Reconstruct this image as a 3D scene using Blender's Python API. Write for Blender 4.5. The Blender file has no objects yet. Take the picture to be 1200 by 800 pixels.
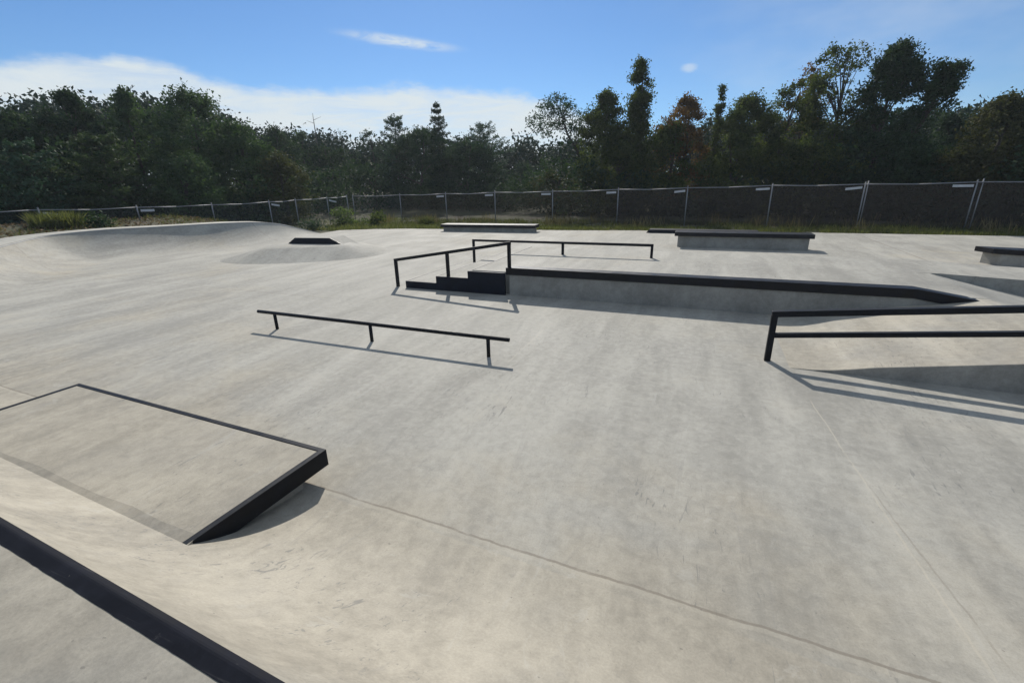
import bpy, bmesh, math, random
import numpy as np
from mathutils import Vector, Matrix, noise as mnoise

random.seed(11)
RNG = np.random.default_rng(11)
S = bpy.context.scene
COL = S.collection
R = math.radians
HAZE = 0.00045

# ------------------------------------------------------------------ camera
# x runs along the ledges and rails, y away across the park, z up from the flat concrete
H_EYE, F_PX, PITCH, ROLL, YAW = 2.65, 535.0, R(19.2), R(1.2), R(22.5)
_f0 = Vector((0, math.cos(PITCH), -math.sin(PITCH)))
_u0 = Vector((0, math.sin(PITCH), math.cos(PITCH)))
_r0 = Vector((1, 0, 0))
_rt = _r0 * math.cos(ROLL) - _u0 * math.sin(ROLL)
_up = _u0 * math.cos(ROLL) + _r0 * math.sin(ROLL)
_rz = Matrix.Rotation(YAW, 3, 'Z')
FWD, UPV, RTV = _rz @ _f0, _rz @ _u0, _rz @ _r0
FWD, UPV, RTV = _rz @ _f0, _rz @ _up, _rz @ _rt
EYE = Vector((0, 0, H_EYE))
cam = bpy.data.cameras.new('camera')
co = bpy.data.objects.new('camera', cam)
COL.objects.link(co)
co.matrix_world = Matrix(((RTV.x, UPV.x, -FWD.x, EYE.x), (RTV.y, UPV.y, -FWD.y, EYE.y), (RTV.z, UPV.z, -FWD.z, EYE.z), (0, 0, 0, 1)))
cam.sensor_width = 36.0
cam.lens = F_PX / 1200 * 36.0
cam.clip_start, cam.clip_end = 0.05, 3000
S.camera = co


def ray(x, y):
    return FWD * F_PX + RTV * (x - 600) - UPV * (y - 400)


def at_dist(x, y, D):
    """point on the sight line of photo pixel (x, y) at horizontal distance D"""
    d = ray(x, y)
    return EYE + d * (D / math.hypot(d.x, d.y))


# ------------------------------------------------------------------ node helpers
def new_mat(name):
    m = bpy.data.materials.new(name)
    m.use_nodes = True
    nt = m.node_tree
    nt.nodes.clear()
    out = nt.nodes.new('ShaderNodeOutputMaterial')
    return m, nt, out


class N:
    """tiny node-graph writer"""

    def __init__(self, nt):
        self.nt = nt

    def link(self, a, b):
        self.nt.links.new(a, b)

    def node(self, typ, **kw):
        n = self.nt.nodes.new(typ)
        for k, v in kw.items():
            setattr(n, k, v)
        return n

    def val(self, sock, v):
        if hasattr(v, 'is_output'):
            self.link(v, sock)
        else:
            sock.default_value = v

    def math(self, op, a, b=0.0, c=None, clamp=False):
        n = self.node('ShaderNodeMath', operation=op, use_clamp=clamp)
        self.val(n.inputs[0], a)
        self.val(n.inputs[1], b)
        if c is not None:
            self.val(n.inputs[2], c)
        return n.outputs[0]

    def vmath(self, op, a, b):
        n = self.node('ShaderNodeVectorMath', operation=op)
        self.val(n.inputs[0], a)
        self.val(n.inputs[1], b)
        return n.outputs[0]

    def noise(self, vec, scale, detail=4, rough=0.55, dist=0.0):
        n = self.node('ShaderNodeTexNoise')
        self.link(vec, n.inputs['Vector'])
        n.inputs['Scale'].default_value = scale
        n.inputs['Detail'].default_value = detail
        n.inputs['Roughness'].default_value = rough
        n.inputs['Distortion'].default_value = dist
        return n.outputs['Fac']

    def ramp(self, fac, stops, interp='LINEAR'):
        n = self.node('ShaderNodeValToRGB')
        n.color_ramp.interpolation = interp
        el = n.color_ramp.elements
        while len(el) < len(stops):
            el.new(0.5)
        for e, (p, c) in zip(el, stops):
            e.position = p
            e.color = (*c, 1) if len(c) == 3 else c
        self.val(n.inputs[0], fac)
        return n.outputs[0]

    def step(self, x, lo, hi, a=0.0, b=1.0):
        n = self.node('ShaderNodeMapRange', interpolation_type='SMOOTHSTEP')
        self.val(n.inputs[0], x)
        for i, v in ((1, lo), (2, hi), (3, a), (4, b)):
            self.val(n.inputs[i], v)
        return n.outputs[0]

    def mix(self, fac, a, b, blend='MIX'):
        n = self.node('ShaderNodeMix', data_type='RGBA', blend_type=blend)
        self.val(n.inputs[0], fac)
        for s, v in ((n.inputs[6], a), (n.inputs[7], b)):
            if hasattr(v, 'is_output'):
                self.link(v, s)
            else:
                s.default_value = (*v, 1) if len(v) == 3 else v
        return n.outputs[2]


def concrete(name, tone=1.0, tan=0.5, marks=True, joints=True):
    tone = tone * 0.93
    m, nt, out = new_mat(name)
    g = N(nt)
    pos = g.node('ShaderNodeNewGeometry').outputs['Position']
    sx = g.node('ShaderNodeSeparateXYZ')
    g.link(pos, sx.inputs[0])
    X, Y, Z = sx.outputs
    # large pours, warm and cool
    big = g.noise(pos, 0.16, 5, 0.6, 0.6)
    mid = g.noise(pos, 0.75, 6, 0.62, 0.4)
    # trowel sweeps, drawn out along x and slightly askew
    rot = g.node('ShaderNodeMapping')
    g.link(pos, rot.inputs[0])
    rot.inputs['Rotation'].default_value = (0, 0, R(-7))
    rot.inputs['Scale'].default_value = (0.95, 0.17, 1.0)
    streak = g.noise(rot.outputs[0], 1.0, 7, 0.66, 0.5)
    rot2 = g.node('ShaderNodeMapping')
    g.link(pos, rot2.inputs[0])
    rot2.inputs['Rotation'].default_value = (0, 0, R(16))
    rot2.inputs['Scale'].default_value = (1.5, 0.30, 1.0)
    streak2 = g.noise(rot2.outputs[0], 1.4, 5, 0.65, 0.5)
    fine = g.noise(pos, 9.0, 6, 0.72, 0.3)
    grain = g.noise(pos, 70.0, 3, 0.6)
    grey = (0.356 * tone, 0.341 * tone, 0.299 * tone)
    sand = (0.352 * tone, 0.322 * tone, 0.263 * tone)
    warm = g.math('ADD', g.math('MULTIPLY', big, 0.75), g.math('MULTIPLY', mid, 0.45))
    # the bank and the near flat are a warmer pour
    near = g.step(Y, 5.2, 1.4)
    warm = g.math('ADD', warm, g.math('MULTIPLY', near, 0.24))
    base = g.mix(g.step(warm, 0.74 - 0.25 * tan, 0.96 - 0.25 * tan), grey, sand)
    tonev = g.math('ADD', g.math('MULTIPLY', streak, 0.55), g.math('MULTIPLY', streak2, 0.45))
    tonev = g.math('ADD', tonev, g.math('MULTIPLY', g.math('SUBTRACT', mid, 0.5), 0.52))
    tonev = g.math('ADD', tonev, g.math('MULTIPLY', g.math('SUBTRACT', fine, 0.5), 0.50))
    bright = g.step(tonev, 0.27, 0.73, 0.74, 1.22)
    bright = g.math('MULTIPLY', bright, g.step(grain, 0.25, 0.75, 0.93, 1.07))
    comb = g.node('ShaderNodeCombineColor')
    for i in range(3):
        g.link(bright, comb.inputs[i])
    colr = g.mix(1.0, base, comb.outputs[0], 'MULTIPLY')
    if marks:
        # pale laitance patches and dark scuffs
        pale = g.step(g.noise(rot.outputs[0], 3.3, 5, 0.68, 1.4), 0.60, 0.72)
        colr = g.mix(g.math('MULTIPLY', pale, 0.22), colr, (0.47 * tone, 0.46 * tone, 0.42 * tone))
        blot = g.step(g.noise(pos, 1.5, 6, 0.72, 1.6), 0.615, 0.66)
        colr = g.mix(g.math('MULTIPLY', blot, 0.26), colr, (0.46 * tone, 0.44 * tone, 0.39 * tone))
        smud = g.step(g.noise(rot2.outputs[0], 2.6, 6, 0.72, 1.1), 0.58, 0.68)
        colr = g.mix(g.math('MULTIPLY', smud, 0.22), colr, (0.19, 0.185, 0.175))
        damp = g.step(g.noise(pos, 0.42, 5, 0.6, 0.8), 0.55, 0.72)
        colr = g.mix(g.math('MULTIPLY', damp, 0.22), colr, (0.235, 0.228, 0.215))
        sc = g.noise(rot2.outputs[0], 9.0, 3, 0.6, 2.2)
        where = g.step(g.noise(pos, 0.5, 3, 0.5), 0.48, 0.60)
        scuff = g.math('MULTIPLY', g.step(sc, 0.61, 0.68), where)
        colr = g.mix(g.math('MULTIPLY', scuff, 0.55), colr, (0.13, 0.13, 0.13))
        spk = g.noise(pos, 26.0, 2, 0.5)
        colr = g.mix(g.math('MULTIPLY', g.step(spk, 0.72, 0.77), 0.5), colr, (0.12, 0.11, 0.10))
    if joints:
        wob = g.math('MULTIPLY', g.math('SUBTRACT', g.noise(pos, 1.1, 3), 0.5), 0.07)
        wob2 = g.math('MULTIPLY', g.math('SUBTRACT', g.noise(pos, 9.0, 3), 0.5), 0.03)
        w = g.math('ADD', wob, wob2)

        def line(coord, c, half, dark, strength, lo=None, hi=None, other=None, skew=0.0):
            nonlocal colr
            d = g.math('SUBTRACT', coord, c)
            if skew:
                d = g.math('ADD', d, g.math('MULTIPLY', other, skew))
            d = g.math('ABSOLUTE', g.math('ADD', d, w))
            k = g.step(d, half, half * 2.0, strength, 0.0)
            if lo is not None:
                k = g.math('MULTIPLY', k, g.step(other, lo, lo + 0.3))
                k = g.math('MULTIPLY', k, g.step(other, hi, hi - 0.3))
            k = g.math('MULTIPLY', k, g.step(g.noise(pos, 4.0, 3), 0.3, 0.5, 0.35, 1.0))
            colr = g.mix(k, colr, dark)
        dk, pl = (0.17, 0.145, 0.115), (0.46, 0.42, 0.34)
        line(Y, 2.535, 0.007, dk, 0.62, -40.0, 40.0, X, 0.029)                       # foot of the quarter pipe
        line(Y, 2.505, 0.012, pl, 0.2, -40.0, 40.0, X, 0.029)
        line(X, 1.99, 0.005, pl, 0.5, -3.0, 6.3, Y, 0.085)   # pale chalk line
        line(X, 2.25, 0.005, dk, 0.3, 2.6, 4.6, Y, 0.14)
        line(X, -12.0, 0.012, dk, 0.4)
        line(X, -2.6, 0.007, pl, 0.35, 5.9, 8.0, Y, 0.0)
        line(Y, 8.6, 0.012, dk, 0.35, -40.0, -8.3, X)
        line(Y, 17.6, 0.014, dk, 0.45)
        line(X, 6.8, 0.016, dk, 0.5, 15.5, 27.0, Y)
        line(X, -8.5, 0.014, dk, 0.4, 14.0, 27.0, Y)
        line(Y, 22.4, 0.016, dk, 0.35)
    bs = g.node('ShaderNodeBsdfPrincipled')
    g.link(colr, bs.inputs['Base Color'])
    g.link(g.step(mid, 0.3, 0.7, 0.74, 0.90), bs.inputs['Roughness'])
    bs.inputs['Specular IOR Level'].default_value = 0.30
    bmp = g.node('ShaderNodeBump')
    bmp.inputs['Strength'].default_value = 0.35
    bmp.inputs['Distance'].default_value = 0.012
    hgt = g.math('ADD', g.math('MULTIPLY', fine, 0.6), g.math('ADD', g.math('MULTIPLY', grain, 0.16), g.math('MULTIPLY', streak, 0.8)))
    g.link(hgt, bmp.inputs['Height'])
    g.link(bmp.outputs[0], bs.inputs['Normal'])
    g.link(bs.outputs[0], out.inputs[0])
    return m


def black_paint(name, col=(0.006, 0.007, 0.0095), rough=0.47, wear=0.4, spec=0.18):
    m, nt, out = new_mat(name)
    g = N(nt)
    pos = g.node('ShaderNodeNewGeometry').outputs['Position']
    n1 = g.noise(pos, 5.0, 6, 0.7, 0.4)
    n2 = g.noise(pos, 45.0, 4, 0.65, 0.6)
    c = g.mix(g.step(n1, 0.35, 0.75), col, tuple(v * 1.9 for v in col))
    SPEC = spec
    mp = g.node('ShaderNodeMapping')
    g.link(pos, mp.inputs[0])
    mp.inputs['Scale'].default_value = (1.6, 55.0, 55.0)
    gr = g.math('MULTIPLY', g.step(g.noise(mp.outputs[0], 1.0, 4, 0.6), 0.60, 0.70), g.step(n1, 0.42, 0.62))
    c = g.mix(g.math('MULTIPLY', gr, wear * 0.6), c, (0.10, 0.097, 0.094))
    scr = g.math('MULTIPLY', g.step(n2, 0.66, 0.74), g.step(n1, 0.45, 0.62))
    c = g.mix(g.math('MULTIPLY', scr, wear), c, (0.12, 0.115, 0.11))
    bs = g.node('ShaderNodeBsdfPrincipled')
    g.link(c, bs.inputs['Base Color'])
    bs.inputs['Specular IOR Level'].default_value = SPEC
    g.link(g.step(n1, 0.3, 0.7, rough - 0.08, rough + 0.14), bs.inputs['Roughness'])
    bmp = g.node('ShaderNodeBump')
    bmp.inputs['Strength'].default_value = 0.15
    bmp.inputs['Distance'].default_value = 0.004
    g.link(n2, bmp.inputs['Height'])
    g.link(bmp.outputs[0], bs.inputs['Normal'])
    g.link(bs.outputs[0], out.inputs[0])
    return m


def simple(name, col, rough=0.6, metal=0.0, var=0.25, scale=6.0):
    m, nt, out = new_mat(name)
    g = N(nt)
    pos = g.node('ShaderNodeNewGeometry').outputs['Position']
    n1 = g.noise(pos, scale, 5, 0.65)
    c = g.mix(n1, tuple(v * (1 - var) for v in col), tuple(min(1, v * (1 + var)) for v in col))
    bs = g.node('ShaderNodeBsdfPrincipled')
    g.link(c, bs.inputs['Base Color'])
    bs.inputs['Roughness'].default_value = rough
    bs.inputs['Metallic'].default_value = metal
    g.link(bs.outputs[0], out.inputs[0])
    return m


def leaf_mat(name, dark, light, trans=0.35, rough=0.55):
    """tint attribute: one random value per leaf clump, picks the leaf colour between two greens"""
    m, nt, out = new_mat(name)
    g = N(nt)
    at = g.node('ShaderNodeAttribute', attribute_name='tint')
    c = g.mix(at.outputs['Fac'], dark, light)
    bs = g.node('ShaderNodeBsdfPrincipled')
    g.link(c, bs.inputs['Base Color'])
    bs.inputs['Roughness'].default_value = 0.75
    bs.inputs['Specular IOR Level'].default_value = 0.12
    tr = g.node('ShaderNodeBsdfTranslucent')
    g.link(g.mix(1.0, c, (1.25, 1.35, 0.7), 'MULTIPLY'), tr.inputs[0])
    mx = g.node('ShaderNodeMixShader')
    mx.inputs[0].default_value = trans
    g.link(bs.outputs[0], mx.inputs[1])
    g.link(tr.outputs[0], mx.inputs[2])
    g.link(mx.outputs[0], out.inputs[0])
    return m


def screen_mat(name, col, cover):
    """chain link with woven windscreen: partly open weave"""
    m, nt, out = new_mat(name)
    g = N(nt)
    pos = g.node('ShaderNodeNewGeometry').outputs['Position']
    n1 = g.noise(pos, 1.2, 4, 0.6)
    bs = g.node('ShaderNodeBsdfDiffuse')
    bs.inputs[0].default_value = (*col, 1)
    tp = g.node('ShaderNodeBsdfTransparent')
    mx = g.node('ShaderNodeMixShader')
    g.link(g.step(n1, 0.3, 0.7, cover - 0.1, min(1.0, cover + 0.07)), mx.inputs[0])
    g.link(tp.outputs[0], mx.inputs[1])
    g.link(bs.outputs[0], mx.inputs[2])
    g.link(mx.outputs[0], out.inputs[0])
    return m


MC = concrete('poured_concrete')
MC2 = concrete('poured_concrete_bank', tone=1.0, tan=0.75)
MC3 = concrete('shade_toned_concrete', tone=0.90, tan=0.2, marks=False, joints=False)  # darker tone painted in for concrete faces that lie in shade
MGROUT = concrete('grey_mortar', tone=0.78, tan=0.0, joints=False)
MB = black_paint('black_painted_steel')
MBS = black_paint('black_painted_side', col=(0.008, 0.010, 0.016), rough=0.55, wear=0.15)
MB2 = black_paint('black_painted_cap', col=(0.006, 0.0065, 0.009), rough=0.40, wear=0.25, spec=0.25)
MCOP = black_paint('black_coping_paint', col=(0.009, 0.010, 0.014), rough=0.72, wear=0.7, spec=0.08)
MDECK = concrete('deck_concrete', tone=0.96, tan=0.5, joints=False)
MLIP = concrete('pale_lip_concrete', tone=1.2, tan=0.2, joints=False)
MRAMP = concrete('sandy_ramp_concrete', tone=1.08, tan=1.3, joints=False)
MPAD = concrete('pad_concrete', tone=1.0, tan=0.8, joints=False)
MGALV = simple('galvanised_steel', (0.24, 0.25, 0.26), 0.55, 0.3)
MTAG = simple('white_plastic_tag', (0.50, 0.51, 0.52), 0.5)
MBARK = simple('bark', (0.055, 0.045, 0.036), 0.9, 0, 0.4, 3.0)
MPOLE = simple('weathered_snag_wood', (0.11, 0.10, 0.09), 0.9, 0, 0.3, 3.0)
M_SCR = screen_mat('dark_windscreen_mesh', (0.058, 0.048, 0.041), 0.66)
M_SCR2 = screen_mat('brown_windscreen_mesh', (0.075, 0.060, 0.044), 0.48)
M_LINK = screen_mat('open_chain_link', (0.10, 0.11, 0.11), 0.16)

# ------------------------------------------------------------------ mesh helpers


def link(name, me, mat=None, parent=None, loc=None):
    o = bpy.data.objects.new(name, me)
    COL.objects.link(o)
    if mat is not None:
        me.materials.append(mat)
    if parent is not None:
        o.parent = parent
    if loc is not None:
        o.location = loc
    return o


def from_bm(name, bm, mat, parent=None, smooth=False, bevel=0.0, seg=2):
    bmesh.ops.remove_doubles(bm, verts=bm.verts, dist=1e-5)
    bmesh.ops.recalc_face_normals(bm, faces=bm.faces)
    if bevel:
        ed = [e for e in bm.edges if len(e.link_faces) == 2 and e.calc_face_angle(0) > R(25)]
        bmesh.ops.bevel(bm, geom=ed, offset=bevel, segments=seg, affect='EDGES', profile=0.5, clamp_overlap=True)
    me = bpy.data.meshes.new(name)
    bm.to_mesh(me)
    bm.free()
    if smooth:
        for p in me.polygons:
            p.use_smooth = True
    return link(name, me, mat, parent)


def prism(bm, pts, axis, a, b):
    """extrude a polygon; axis 'y': pts are (x,z) from y=a to b; axis 'z': pts are (x,y); axis 'x': pts are (y,z)"""
    def v(p, t):
        return {'y': (p[0], t, p[1]), 'z': (p[0], p[1], t), 'x': (t, p[0], p[1])}[axis]
    A = [bm.verts.new(v(p, a)) for p in pts]
    B = [bm.verts.new(v(p, b)) for p in pts]
    bm.faces.new(A)
    bm.faces.new(B[::-1])
    n = len(pts)
    for i in range(n):
        bm.faces.new((A[i], A[(i + 1) % n], B[(i + 1) % n], B[i]))


def box(bm, x0, x1, y0, y1, z0, z1):
    prism(bm, [(x0, y0), (x1, y0), (x1, y1), (x0, y1)], 'z', z0, z1)


def tube(bm, p, q, r, n=14, square=False, r2=None, cap=True):
    p, q = Vector(p), Vector(q)
    d = (q - p).normalized()
    up = Vector((0, 0, 1)) if abs(d.z) < 0.9 else Vector((0, 1, 0))
    s = d.cross(up).normalized()
    t = s.cross(d).normalized()
    r2 = r if r2 is None else r2
    if square:
        offs = [(-1, -1), (1, -1), (1, 1), (-1, 1)]
    else:
        offs = [(math.cos(2 * math.pi * i / n), math.sin(2 * math.pi * i / n)) for i in range(n)]
    A = [bm.verts.new(p + (s * a + t * b) * r) for a, b in offs]
    B = [bm.verts.new(q + (s * a + t * b) * r2) for a, b in offs]
    n = len(offs)
    for i in range(n):
        bm.faces.new((A[i], A[(i + 1) % n], B[(i + 1) % n], B[i]))
    if cap:
        bm.faces.new(A[::-1])
        bm.faces.new(B)


def tag(o, label, cat, group=None, kind=None):
    o['label'] = label
    o['category'] = cat
    if group:
        o['group'] = group
    if kind:
        o['kind'] = kind
    return o


def root(name, loc, label, cat, group=None):
    o = bpy.data.objects.new(name, None)
    COL.objects.link(o)
    o.location = loc
    o.empty_display_size = 0.3
    return tag(o, label, cat, group)


def child(o, par):
    """parent a mesh that was modelled in world coordinates"""
    o.parent = par
    o.matrix_parent_inverse = Matrix.Translation(-Vector(par.location))
    return o


def part(name, bm, mat, par, **kw):
    return child(from_bm(name, bm, mat, None, **kw), par)


def subpart(name, bm, mat, p, **kw):
    o = from_bm(name, bm, mat, None, **kw)
    o.parent = p
    top = p.parent
    o.matrix_parent_inverse = Matrix.Identity(4)
    return o


# ------------------------------------------------------------------ bowl lip curve (shared by slab, bowl and berm)
LIP_C = [(-16.0, -5.0, 0.85), (-16.3, -2.0, 0.85), (-16.9, 1.0, 0.86), (-18.0, 3.6, 0.87), (-19.7, 5.8, 0.90), (-21.86, 7.7, 0.93), (-23.6, 9.5, 1.01), (-24.05, 10.6, 1.05), (-23.85, 12.2, 1.07),
         (-23.2, 14.3, 1.03), (-22.15, 16.7, 1.00), (-21.6, 18.6, 0.85), (-21.3, 20.06, 0.45), (-21.1, 21.42, 0.03)]


def catmull(P, k=10):
    P = [np.array(p, float) for p in P]
    out = []
    for i in range(len(P) - 1):
        p0, p1, p2, p3 = P[max(i - 1, 0)], P[i], P[i + 1], P[min(i + 2, len(P) - 1)]
        for j in range(k):
            t = j / k
            out.append(0.5 * ((2 * p1) + (-p0 + p2) * t + (2 * p0 - 5 * p1 + 4 * p2 - p3) * t * t + (-p0 + 3 * p1 - 3 * p2 + p3) * t ** 3))
    out.append(P[-1])
    return np.array(out)


LIP = catmull(LIP_C)
_t = np.gradient(LIP[:, :2], axis=0)
_t /= np.linalg.norm(_t, axis=1)[:, None]
LIP_IN = np.stack([_t[:, 1], -_t[:, 0]], 1)
LIP_SM = np.stack([np.convolve(np.pad(LIP_IN[:, k], 14, mode='edge'), np.ones(29) / 29, 'valid') for k in (0, 1)], 1)
LIP_SM /= np.linalg.norm(LIP_SM, axis=1)[:, None]


def lip_query(x, y):
    """signed distance outside the lip (positive outside) and lip height there"""
    d = np.hypot(LIP[:, 0] - x, LIP[:, 1] - y)
    i = int(d.argmin())
    side = (x - LIP[i, 0]) * -LIP_IN[i, 0] + (y - LIP[i, 1]) * -LIP_IN[i, 1]
    return (d[i] if side > 0 else -d[i]), LIP[i, 2], i


FAR_EDGE = [(-21.35, 23.3), (-19.5, 24.4), (-17.25, 25.06), (-12, 25.55), (-7.4, 25.9), (-2.8, 26.55), (5.35, 27.05), (12.9, 27.1), (30, 27.2)]

# ------------------------------------------------------------------ ground


def ground_z(x, y):
    z = -0.05
    if -46 < x < -12 and -8 < y < 34:
        d, lz, i = lip_query(x, y)
        if d > 0 and 0 < i < len(LIP) - 1:
            k = min(1.0, max(0.0, (d - 5.2) / 3.0))
            k = k * k * (3 - 2 * k)
            se = max(0.0, (i / (len(LIP) - 1) - 0.70) / 0.30)
            lz -= 0.42 * min(1.0, se * 2.2)
            lz = max(lz, -0.05)
            z = (lz - 0.16 + 0.10 * max(0.0, min(d, 5.5) - 1.2)) * (1 - k) + z * k
            z += 0.10 * mnoise.noise(Vector((x * 0.8, y * 0.8, 0))) * min(1, max(0, d - 1.0) * 0.8)
    if y > 27.5 or x < -26:
        q = max(y - 27.5, -26 - x)
        z += 0.12 * mnoise.noise(Vector((x * 0.35, y * 0.35, 3))) * min(1, q / 2)
    r = math.hypot(x, y)
    if r > 40:
        z += min(3.0, (r - 40) * 0.035)
    return z


def build_ground():
    def axis(lo, hi, st, far):
        core = list(np.arange(lo, hi + 1e-6, st))
        a = [lo - v for v in far][::-1]
        b = [hi + v for v in far]
        return a + core + b
    far = [3, 8, 16, 30, 60, 120, 240, 400, 500]
    xs = axis(-46, 34, 0.8, far)
    ys = axis(-12, 48, 0.8, far)
    vs = [(x, y, ground_z(x, y)) for y in ys for x in xs]
    nx = len(xs)
    fs = [(j * nx + i, j * nx + i + 1, (j + 1) * nx + i + 1, (j + 1) * nx + i) for j in range(len(ys) - 1) for i in range(nx - 1)]
    me = bpy.data.meshes.new('ground')
    me.from_pydata(vs, [], fs)
    for p in me.polygons:
        p.use_smooth = True
    m, nt, out = new_mat('grass_and_bare_dirt')
    g = N(nt)
    pos = g.node('ShaderNodeNewGeometry').outputs['Position']
    n1 = g.noise(pos, 0.35, 5, 0.6)
    n2 = g.noise(pos, 2.6, 6, 0.7)
    n3 = g.noise(pos, 14, 4, 0.7)
    a = g.mix(g.step(n2, 0.3, 0.7), (0.050, 0.056, 0.022), (0.105, 0.098, 0.050))
    b = g.mix(g.step(n3, 0.3, 0.7), (0.050, 0.038, 0.027), (0.100, 0.078, 0.055))
    c = g.mix(g.step(n1, 0.50, 0.66), a, b)
    bs = g.node('ShaderNodeBsdfPrincipled')
    g.link(c, bs.inputs['Base Color'])
    bs.inputs['Roughness'].default_value = 0.95
    bmp = g.node('ShaderNodeBump')
    bmp.inputs['Distance'].default_value = 0.12
    g.link(g.math('ADD', n2, g.math('MULTIPLY', n3, 0.5)), bmp.inputs['Height'])
    g.link(bmp.outputs[0], bs.inputs['Normal'])
    g.link(bs.outputs[0], out.inputs[0])
    o = link('ground', me, m)
    o['kind'] = 'structure'


build_ground()


def build_slab():
    bm = bmesh.new()
    pts = [(30, -6), (-16.0, -6)] + [(p[0], p[1]) for p in LIP[::2]] + FAR_EDGE
    prism(bm, pts, 'z', -0.14, 0.0)
    o = from_bm('concrete_pavement', bm, MC)
    o['kind'] = 'structure'


build_slab()

# ------------------------------------------------------------------ near quarter pipe with deck and coping


def build_quarter():
    t = root('quarter_pipe', (-3.0, 0.765, 0), 'long low concrete quarter pipe bank in the foreground below a flat deck with black coping', 'quarter pipe')
    RAD, FOOT, TOP = 2.0, 2.55, 1.10
    amax = math.acos(1 - TOP / RAD)
    prof = [(FOOT + 0.15, -0.02)]
    for k in range(0, 29):
        a = amax * k / 28
        prof.append((FOOT - RAD * math.sin(a), RAD * (1 - math.cos(a)) + 0.0015))
    yl = prof[-1][0]
    bm = bmesh.new()
    n = 60
    xs = np.linspace(-11.5, 22, n + 1)
    rows = [[bm.verts.new((x, y, z)) for y, z in prof] for x in xs]
    for i in range(n):
        for j in range(len(prof) - 1):
            bm.faces.new((rows[i][j], rows[i + 1][j], rows[i + 1][j + 1], rows[i][j + 1]))
    part('transition', bm, MC2, t, smooth=True)
    bm = bmesh.new()
    box(bm, -11.5, 22, -5.0, yl - 0.074, -0.1, 1.098)
    part('deck', bm, MDECK, t, bevel=0.003)
    bm = bmesh.new()
    # black steel angle over the lip, slightly crowned; the paint overlaps the deck in a ragged line
    yn = yl
    rr = random.Random(4)
    xs2 = np.arange(-11.5, 22.01, 0.04)
    rws = []
    for x in xs2:
        j = rr.uniform(-0.0012, 0.0012) + 0.0015 * mnoise.noise(Vector((x * 5.1, 0, 0)))
        rws.append([bm.verts.new((x, y, z)) for y, z in ((yn - 0.079 + j, 1.09), (yn - 0.079 + j, 1.1005), (yn - 0.068, 1.103), (yn - 0.030, 1.1135), (yn - 0.022, 1.1145), (yn - 0.014, 1.113), (yn + 0.008, 1.103), (yn + 0.008, 1.02))])
    for p, q in zip(rws[:-1], rws[1:]):
        for k in range(7):
            bm.faces.new((p[k], q[k], q[k + 1], p[k + 1]))
    part('coping', bm, MCOP, t)
    t.rotation_euler = (0, 0, -R(2.3))
    t.location.y -= 0.012
    return yl


YL = build_quarter()

# ------------------------------------------------------------------ manual pad that runs level out of the bank


def build_pad():
    t = root('manual_pad', (-3.08, 2.78, 0), 'low level concrete pad with black steel edges set into the foreground bank', 'manual pad')
    x0, x1, y0, y1, zt = -7.28, -3.08, 1.45, 2.79, 0.30
    bm = bmesh.new()
    box(bm, x0 + 0.06, x1 - 0.06, y0 - 0.02, y1 - 0.055, 0.14, zt - 0.002)
    part('top_slab', bm, MPAD, t)
    bm = bmesh.new()
    box(bm, x0 + 0.10, x1 - 0.10, y0 - 0.1, y1 - 0.24, -0.05, 0.137)
    part('support', bm, MC3, t)
    bm = bmesh.new()
    w, d = 0.058, 0.165
    # far edge, right edge and left edge as mitred angle iron
    bl = 0.006
    pts = [(x0, y0 + 0.02), (x0, y1), (x1, y1), (x1, y0 + 0.02), (x1 - w, y0 + 0.02), (x1 - w, y1 - w + 0.004), (x0 + w, y1 - w + 0.004), (x0 + w, y0 + 0.02)]
    prism(bm, pts, 'z', zt - d, zt + 0.004)
    part('steel_edge', bm, MB, t, bevel=bl)
    bm = bmesh.new()
    prism(bm, [(x0 + 0.06, 1.40), (x1 - 0.02, 1.395), (x1 + 0.03, 1.44), (x1 - 0.02, y0 + 0.13), (-3.5, y0 + 0.12), (-3.9, y0 + 0.14), (-4.3, y0 + 0.12), (-4.7, y0 + 0.125), (-5.3, y0 + 0.15), (-5.9, y0 + 0.13), (-6.4, y0 + 0.145), (x0 + 0.06, y0 + 0.13)], 'z', zt - 0.03, zt + 0.0035)
    part('mortar_joint', bm, MGROUT, t)
    t.rotation_euler = (0, 0, -R(1.3))


build_pad()

# ------------------------------------------------------------------ funbox: stairs, deck, ramps and the hubba ledge
ZP = 0.54
SL = 0.17      # ramp slope


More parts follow.
